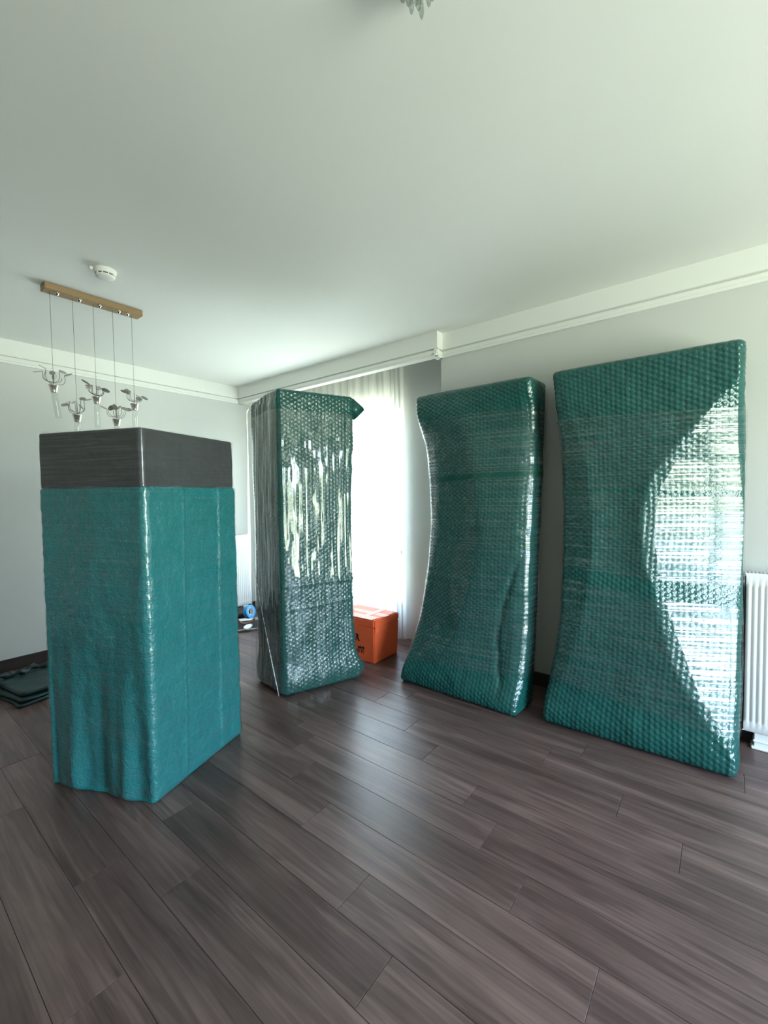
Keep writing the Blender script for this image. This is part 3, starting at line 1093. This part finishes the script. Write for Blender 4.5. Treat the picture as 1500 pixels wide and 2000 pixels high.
obj('crate_body', tapered('crate_body', cw - 0.030, cd - 0.030, cw - 0.006, cd - 0.006, 0.0, chh - 0.06, 0.008), M_ORANGE, crate)
lid = obj('crate_lid', tapered('crate_lid', cw - 0.002, cd - 0.002, cw, cd, chh - 0.065, chh, 0.010), M_ORANGE, crate)
obj('lid_rim', box_mesh('lid_rim', (-cw / 2 + 0.02, -cd / 2 + 0.02, chh), (cw / 2 - 0.02, cd / 2 - 0.02, chh + 0.004), 0.002, 1), M_ORANGE, lid)
for lo, hi in (((-0.03, -cd / 2 + 0.004, chh + 0.0040), (0.045, cd / 2 - 0.004, chh + 0.0047)),
               ((-cw / 2 + 0.004, -0.12, chh + 0.0050), (cw / 2 - 0.004, -0.06, chh + 0.0062)),
               ((-cw / 2 + 0.004, -cd / 2 + 0.03, chh + 0.0065), (-cw / 2 + 0.10, cd / 2 - 0.02, chh + 0.0075)),
               ((-cw / 2 + 0.01, -cd / 2 - 0.0022, chh - 0.10), (-cw / 2 + 0.13, -cd / 2 - 0.0008, chh - 0.005))):
    obj('packing_tape', box_mesh('packing_tape', lo, hi), M_TAPECLR if lo[2] > chh else M_ORANGE, crate)
obj('clip_slot', box_mesh('clip_slot', (-cw / 2 + 0.030, -cd / 2 - 0.004, chh - 0.105), (-cw / 2 + 0.042, -cd / 2 - 0.0022, chh - 0.065), 0.0008, 1), M_TAPECLR, crate)
def lettering(txt, size, loc, parent, bold=0.0):
    cu = bpy.data.curves.new('lettering', 'FONT')
    cu.body = txt
    cu.size = size
    cu.extrude = 0.0004
    cu.offset = bold
    cu.align_x = 'RIGHT'
    tmp = bpy.data.objects.new('lettering_tmp', cu)
    COL.objects.link(tmp)
    dg = bpy.context.evaluated_depsgraph_get()
    me = bpy.data.meshes.new_from_object(tmp.evaluated_get(dg))
    bpy.data.objects.remove(tmp)
    # text faces -x: text x runs along -y
    tilt = math.atan2(0.012, chh - 0.06)
    R = Matrix(((0, 0, -1), (-1, 0, 0), (0, 1, 0))).to_4x4()
    o = obj('lettering', me, M_INK, parent)
    o.matrix_local = Matrix.Translation(loc) @ Matrix.Rotation(-tilt, 4, 'Y') @ R
    return o


def face_x(z):
    return -(cw - 0.030) / 2 - 0.012 * z / (chh - 0.06) - 0.0012


yc = (cy0 + cy1) / 2
lettering('R', 0.085, (face_x(0.175), 2.490 - yc, 0.175), crate, 0.004)
lettering('mball', 0.034, (face_x(0.108), 2.438 - yc, 0.108), crate, 0.0018)
lettering('31 76', 0.040, (face_x(0.070), 2.438 - yc, 0.070), crate, 0.0022)

# ------------------------------------------------------------------ folded dark green sheet on the floor at the left
cl = empty('folded_sheet', (1.025, 4.105, 0), 'dark green packing sheet lying folded on the floor by the left wall', 'sheet')
cl.rotation_euler = (0, 0, math.radians(10))


def slab(name, hx, hy, z0, z1, seed, parent, loc=(0, 0, 0), rot=0.0):
    """soft folded layer: rounded edge, uneven surface."""
    vn = VNoise(seed)
    A, B, NA, NB, FC = outline(2 * hx, 2 * hy, 0.03, 0.02, 0.02, 6)
    th = np.linspace(-math.pi / 2, math.pi / 2, 9)
    rr = (z1 - z0) / 2
    zc_ = (z0 + z1) / 2
    off = rr * (np.cos(th) - 1)
    zl = zc_ + rr * np.sin(th)
    ring = [0.97, 0.9, 0.75, 0.55, 0.3, 0.05]
    a = A[:, None] + NA[:, None] * off[None, :] - hx
    b = B[:, None] + NB[:, None] * off[None, :] - hy
    z = np.broadcast_to(zl, a.shape)
    for s in ring:
        a = np.concatenate([a, a[:, 8:9] * s], 1)
        b = np.concatenate([b, b[:, 8:9] * s], 1)
        z = np.concatenate([z, z[:, 8:9]], 1)
    wob = 1 + 0.03 * vn(a * 9, b * 9)
    z = z + 0.010 * vn(a * 10 + 5, b * 10) * np.clip((z - z0) / (z1 - z0), 0, 1)
    a, b = a * wob, b * wob
    P = np.stack([-a, b, np.maximum(z, 0.001)], -1)
    o = obj(name, grid_mesh(name, P, True, True), M_CLOTH, parent, loc)
    o.rotation_euler = (0, 0, rot)
    return o


slab('folded_layer', 0.34, 0.24, 0.001, 0.026, 21, cl)
slab('folded_layer', 0.335, 0.235, 0.027, 0.050, 22, cl, (-0.01, 0.01, 0), 0.03)
slab('folded_layer', 0.31, 0.225, 0.051, 0.085, 23, cl, (0.0, 0.015, 0), -0.02)
# rumpled roll of sheet along the far edge
bm = bmesh.new()
pts = [(-0.50 + 0.84 * t_ / 30, 0.23 + 0.02 * math.sin(t_ * 0.9), 0.10 + 0.012 * math.sin(t_ * 1.7)) for t_ in range(31)]
tube(bm, pts, [0.018 + 0.009 * math.sin(t_ * 2.1) for t_ in range(31)], 9)
obj('rumpled_edge', finish(bm, 'rumpled_edge', True), M_CLOTH, cl)

# ------------------------------------------------------------------ things in the corner behind the tall package
tray = empty('tray', (2.86, 4.13, 0), 'shallow white plastic tray on the floor behind the tall narrow package', 'tray')
tray.rotation_euler = (0, 0, math.radians(-32))
bm = bmesh.new()
for (lo, hi) in (((-0.30, -0.19, 0.0), (0.30, 0.19, 0.008)),):
    add_box(bm, lo, hi, 0.003, 1)
obj('tray_base', finish(bm, 'tray_base'), M_DARK, tray)
bm = bmesh.new()
A, B, NA, NB, FC = outline(0.62, 0.40, 0.05, 0.05, 0.05, 6)
prof = [(0.0, 0.0), (0.012, 0.02), (0.022, 0.022), (0.022, 0.027), (0.008, 0.026), (-0.006, 0.006)]
P = np.stack([np.stack([-(A + NA * o_ - 0.31), B + NB * o_ - 0.20, np.full_like(A, z_)], -1) for o_, z_ in prof], 1)
obj('tray_rim', grid_mesh('tray_rim', P, True), M_WHITE, tray)


def ring_mesh(name, R_, r_, w, n=40):
    bm = bmesh.new()
    lathe(bm, [(r_, -w / 2), (R_ - 0.002, -w / 2), (R_, -w / 2 + 0.002), (R_, w / 2 - 0.002), (R_ - 0.002, w / 2), (r_, w / 2), (r_, -w / 2)], n)
    bmesh.ops.remove_doubles(bm, verts=bm.verts, dist=1e-6)
    return finish(bm, name, False)


roll = empty('tape_roll', (2.84, 4.20, 0.145), 'bright blue tape roll standing on the pile in the tray', 'tape roll')
roll.rotation_euler = (math.radians(78), 0, math.radians(15))
obj('tape_band', ring_mesh('tape_band', 0.075, 0.045, 0.05), M_BLUE, roll)
obj('cardboard_core', ring_mesh('cardboard_core', 0.045, 0.040, 0.05), M_PAPER, roll)
# brown strap bent in a U
bm = bmesh.new()
for i in range(22):
    pass
arcpts = []
for i in range(25):
    t_ = math.pi * i / 24
    arcpts.append((0.085 * math.cos(t_), 0.0, -0.055 * math.sin(t_)))
prevs = None
for x, y, z_ in arcpts:
    nrm = Vector((x / 0.085 ** 2, 0, z_ / 0.055 ** 2)).normalized()
    c = Vector((x, y, z_))
    ring = [bm.verts.new(c + nrm * d + Vector((0, s, 0))) for d, s in ((0.011, -0.025), (0.011, 0.025), (-0.011, 0.025), (-0.011, -0.025))]
    if prevs:
        for k in range(4):
            bm.faces.new((prevs[k], prevs[(k + 1) % 4], ring[(k + 1) % 4], ring[k]))
    else:
        bm.faces.new(ring[::-1])
    prevs = ring
bm.faces.new(prevs)
tag(obj('leather_belt', finish(bm, 'leather_belt'), M_BROWN, None, (2.745, 4.12, 0.098)), 'brown leather strap curved below the blue tape roll', 'strap').rotation_euler = (0, 0, math.radians(-30))
# black tool bag behind
bag = tag(obj('tool_bag', None or box_mesh('tool_bag', (-0.16, -0.07, 0.0), (0.16, 0.07, 0.11), 0.03, 3, True), M_BLACK, None, (2.90, 4.56, 0.001)), 'black cloth tool bag under the left radiator', 'bag')
bag.rotation_euler = (0, 0, math.radians(-20))
# white scraper blade
bm = bmesh.new()
prof = [(-0.075, 0.0), (-0.05, 0.022), (0.0, 0.030), (0.05, 0.022), (0.075, 0.0), (0.05, -0.018), (0.0, -0.024), (-0.05, -0.018)]
A_ = [bm.verts.new((x, y, 0.0)) for x, y in prof]
B_ = [bm.verts.new((x, y, 0.012)) for x, y in prof]
for k in range(8):
    bm.faces.new((A_[k], A_[(k + 1) % 8], B_[(k + 1) % 8], B_[k]))
bm.faces.new(A_[::-1])
bm.faces.new(B_)
tag(obj('scraper', finish(bm, 'scraper'), M_PAPER, None, (2.70, 4.03, 0.034)), 'small white leaf-shaped scraper in the tray', 'scraper').rotation_euler = (math.radians(30), 0, math.radians(20))

# ------------------------------------------------------------------ smoke detector
det = empty('smoke_detector', (1.030, 2.870, ZC), 'round white smoke detector on the ceiling', 'smoke detector')
bm = bmesh.new()
lathe(bm, [(0.0, 0.0), (0.058, 0.0), (0.058, -0.010), (0.054, -0.026), (0.050, -0.028), (0.0, -0.028)], 40)
obj('detector_base', finish(bm, 'detector_base', False), M_WHITE, det)
bm = bmesh.new()
lathe(bm, [(0.046, -0.028), (0.046, -0.036)], 40)
obj('slot_band', finish(bm, 'slot_band', False), M_DARK, det)
for i in range(10):
    t_ = 2 * math.pi * (i + 0.5) / 10
    bm = bmesh.new()
    add_box(bm, (0.044, -0.003, -0.037), (0.051, 0.003, -0.027))
    obj('slot_divider', finish(bm, 'slot_divider'), M_WHITE, det).rotation_euler = (0, 0, t_)
bm = bmesh.new()
lathe(bm, [(0.051, -0.035), (0.050, -0.040), (0.036, -0.046), (0.0, -0.048)], 40)
obj('detector_cap', finish(bm, 'detector_cap', True), M_WHITE, det)
bm = bmesh.new()
lathe(bm, [(0.0, -0.018), (0.008, -0.016), (0.011, -0.008), (0.011, 0.0)], 12)
obj('indicator', finish(bm, 'indicator', True), M_WHITE, det, (-0.066, 0.018, 0))

# ------------------------------------------------------------------ pendant lamp over the first package
pl_y = 3.33
pend = empty('pendant_lamp', (1.125, pl_y, ZC), 'brass bar pendant lamp with five hanging silver leafy cups', 'pendant lamp')


def PL_(x, y, z):
    return (x - 1.125, y - pl_y, z - ZC)


bar = obj('ceiling_bar', box_mesh('ceiling_bar', PL_(0.842, 3.282, 2.741), PL_(1.410, 3.372, ZC - 0.001), 0.003, 2), M_BRASS, pend)
cups = [(0.878, 2.143), (0.998, 1.973), (1.114, 2.107), (1.231, 1.974), (1.352, 2.098)]
for i, (x, zc_) in enumerate(cups):
    # ceiling spot cap
    bm = bmesh.new()
    lathe(bm, [(0.0, -0.016), (0.007, -0.015), (0.010, -0.006), (0.014, -0.002), (0.014, 0.0)], 14)
    obj('spot_cap', finish(bm, 'spot_cap', True), M_CHROME, pend, PL_(x + 0.035 if i < 4 else x - 0.03, pl_y - 0.012, 2.741))
    bm = bmesh.new()
    tube(bm, [PL_(x, pl_y, 2.742), PL_(x, pl_y, zc_)], 0.0011, 6)
    obj('wire', finish(bm, 'wire', True), M_STEEL, pend)
    bm = bmesh.new()
    lathe(bm, [(0.0, -0.024), (0.0165, -0.024), (0.0172, -0.021), (0.0255, 0.016), (0.0275, 0.017), (0.0275, 0.023), (0.0245, 0.023), (0.0160, -0.019), (0.0, -0.019)], 24)
    cup = obj('cup', finish(bm, 'cup', True), M_NICKEL, pend, PL_(x, pl_y, zc_))
    # glass tube below
    bm = bmesh.new()
    lathe(bm, [(0.0165, 0.0), (0.0165, -0.155), (0.0155, -0.158), (0.0, -0.158)], 20)
    gt = obj('glass_tube', finish(bm, 'glass_tube', True), M_GLASS, pend, PL_(x, pl_y, zc_ - 0.024))
    if i == 0:
        gt.rotation_euler = (0, math.radians(-7), 0)
    # branch of thin stems with looped leaves
    bm = bmesh.new()
    rs = random.Random(40 + i)
    tube(bm, [(0, 0, 0.015), (0.002, 0, 0.05), (0, 0, 0.10)], 0.0022, 6)
    tips = []
    nst = 6
    for s in range(nst):
        ang = 2 * math.pi * s / nst + rs.uniform(-0.35, 0.35)
        ln = rs.uniform(0.036, 0.066)
        zt0, zt1 = rs.uniform(0.025, 0.05), rs.uniform(0.075, 0.125)
        dx, dy = math.cos(ang), 0.55 * math.sin(ang)
        pts = []
        for q in range(10):
            t_ = q / 9
            rad = ln * (math.sin(t_ * math.pi * 0.62) ** 0.9)
            zz_ = zt0 + (zt1 - zt0) * t_ - 0.020 * math.sin(math.pi * t_)
            pts.append((dx * rad, dy * rad, zz_))
        tube(bm, pts, 0.0017, 5)
        tips.append((Vector(pts[-1]), ang, dx, dy))
    # one curl
    cpts = [(0.045 * math.cos(t_ * 0.30 + 2.4), 0.012 * math.sin(t_ * 0.5), 0.072 + 0.038 * math.sin(t_ * 0.30 + 2.4)) for t_ in range(14)]
    tube(bm, cpts, 0.0016, 5)
    br = obj('branch', finish(bm, 'branch', True), M_STEEL, cup)
    for tip, ang, dx, dy in tips:
        # leaf: an oval metal loop holding a thin crystal blade
        bm = bmesh.new()
        n = 18
        for q in range(n):
            pass
        L_, w_ = rs.uniform(0.038, 0.050), rs.uniform(0.011, 0.016)
        tlt = rs.uniform(-0.5, 0.7)
        d = Vector((dx, dy, tlt)).normalized()
        sd = Vector((-dy, dx, rs.uniform(-0.8, 0.8)))
        sd = (sd - d * sd.dot(d)).normalized()
        loop = [tip + d * (L_ / 2 - L_ / 2 * math.cos(2 * math.pi * q / n)) + sd * (w_ * math.sin(2 * math.pi * q / n)) for q in range(n + 1)]
        tube(bm, loop, 0.0019, 5, cap=False)
        bm.faces.new([bm.verts.new(p_ + d.cross(sd) * 0.0012) for p_ in loop[:-1]])
        bm.faces.new([bm.verts.new(p_ - d.cross(sd) * 0.0012) for p_ in loop[:-1]])
        lf = obj('leaf', finish(bm, 'leaf', True), M_LEAF, cup)

# ------------------------------------------------------------------ crystal ceiling lamp at the top edge
cr = empty('crystal_lamp', (0.945, 0.615, ZC), 'small crystal ceiling lamp cut off by the top edge', 'ceiling lamp')
bm = bmesh.new()
lathe(bm, [(0.0, 0.0), (0.075, 0.0), (0.075, -0.012), (0.060, -0.022), (0.0, -0.026)], 32)
obj('ceiling_plate', finish(bm, 'ceiling_plate', False), M_CHROME, cr)
bm = bmesh.new()
tube(bm, [(0, 0, -0.02), (0, 0, -0.075)], 0.006, 10)
obj('stem', finish(bm, 'stem', True), M_CHROME, cr)
bm = bmesh.new()
lathe(bm, [(0.0, -0.085), (0.022, -0.082), (0.030, -0.072), (0.024, -0.066), (0.0, -0.064)], 16)
obj('crystal_bobeche', finish(bm, 'crystal_bobeche', False), M_CRYSTAL, cr)


def drop_mesh(r_, ln):
    bm = bmesh.new()
    lathe(bm, [(0.0, 0.0), (r_ * 0.7, -ln * 0.15), (r_, -ln * 0.65), (r_ * 0.6, -ln * 0.9), (0.0, -ln)], 6)
    me = finish(bm, 'crystal_drop', False)
    me.materials.append(M_CRYSTAL)
    return me


dm, dm2 = drop_mesh(0.0065, 0.055), drop_mesh(0.009, 0.040)
obj('crystal_drop', dm, None, cr, (0, 0, -0.082))
for i in range(6):
    t_ = 2 * math.pi * i / 6 + 0.3
    obj('crystal_drop', dm, None, cr, (0.026 * math.cos(t_), 0.026 * math.sin(t_), -0.076 + 0.008 * (i % 2)))
for i in range(10):
    t_ = 2 * math.pi * i / 10
    obj('crystal_drop', dm2, None, cr, (0.064 * math.cos(t_), 0.064 * math.sin(t_), -0.018))
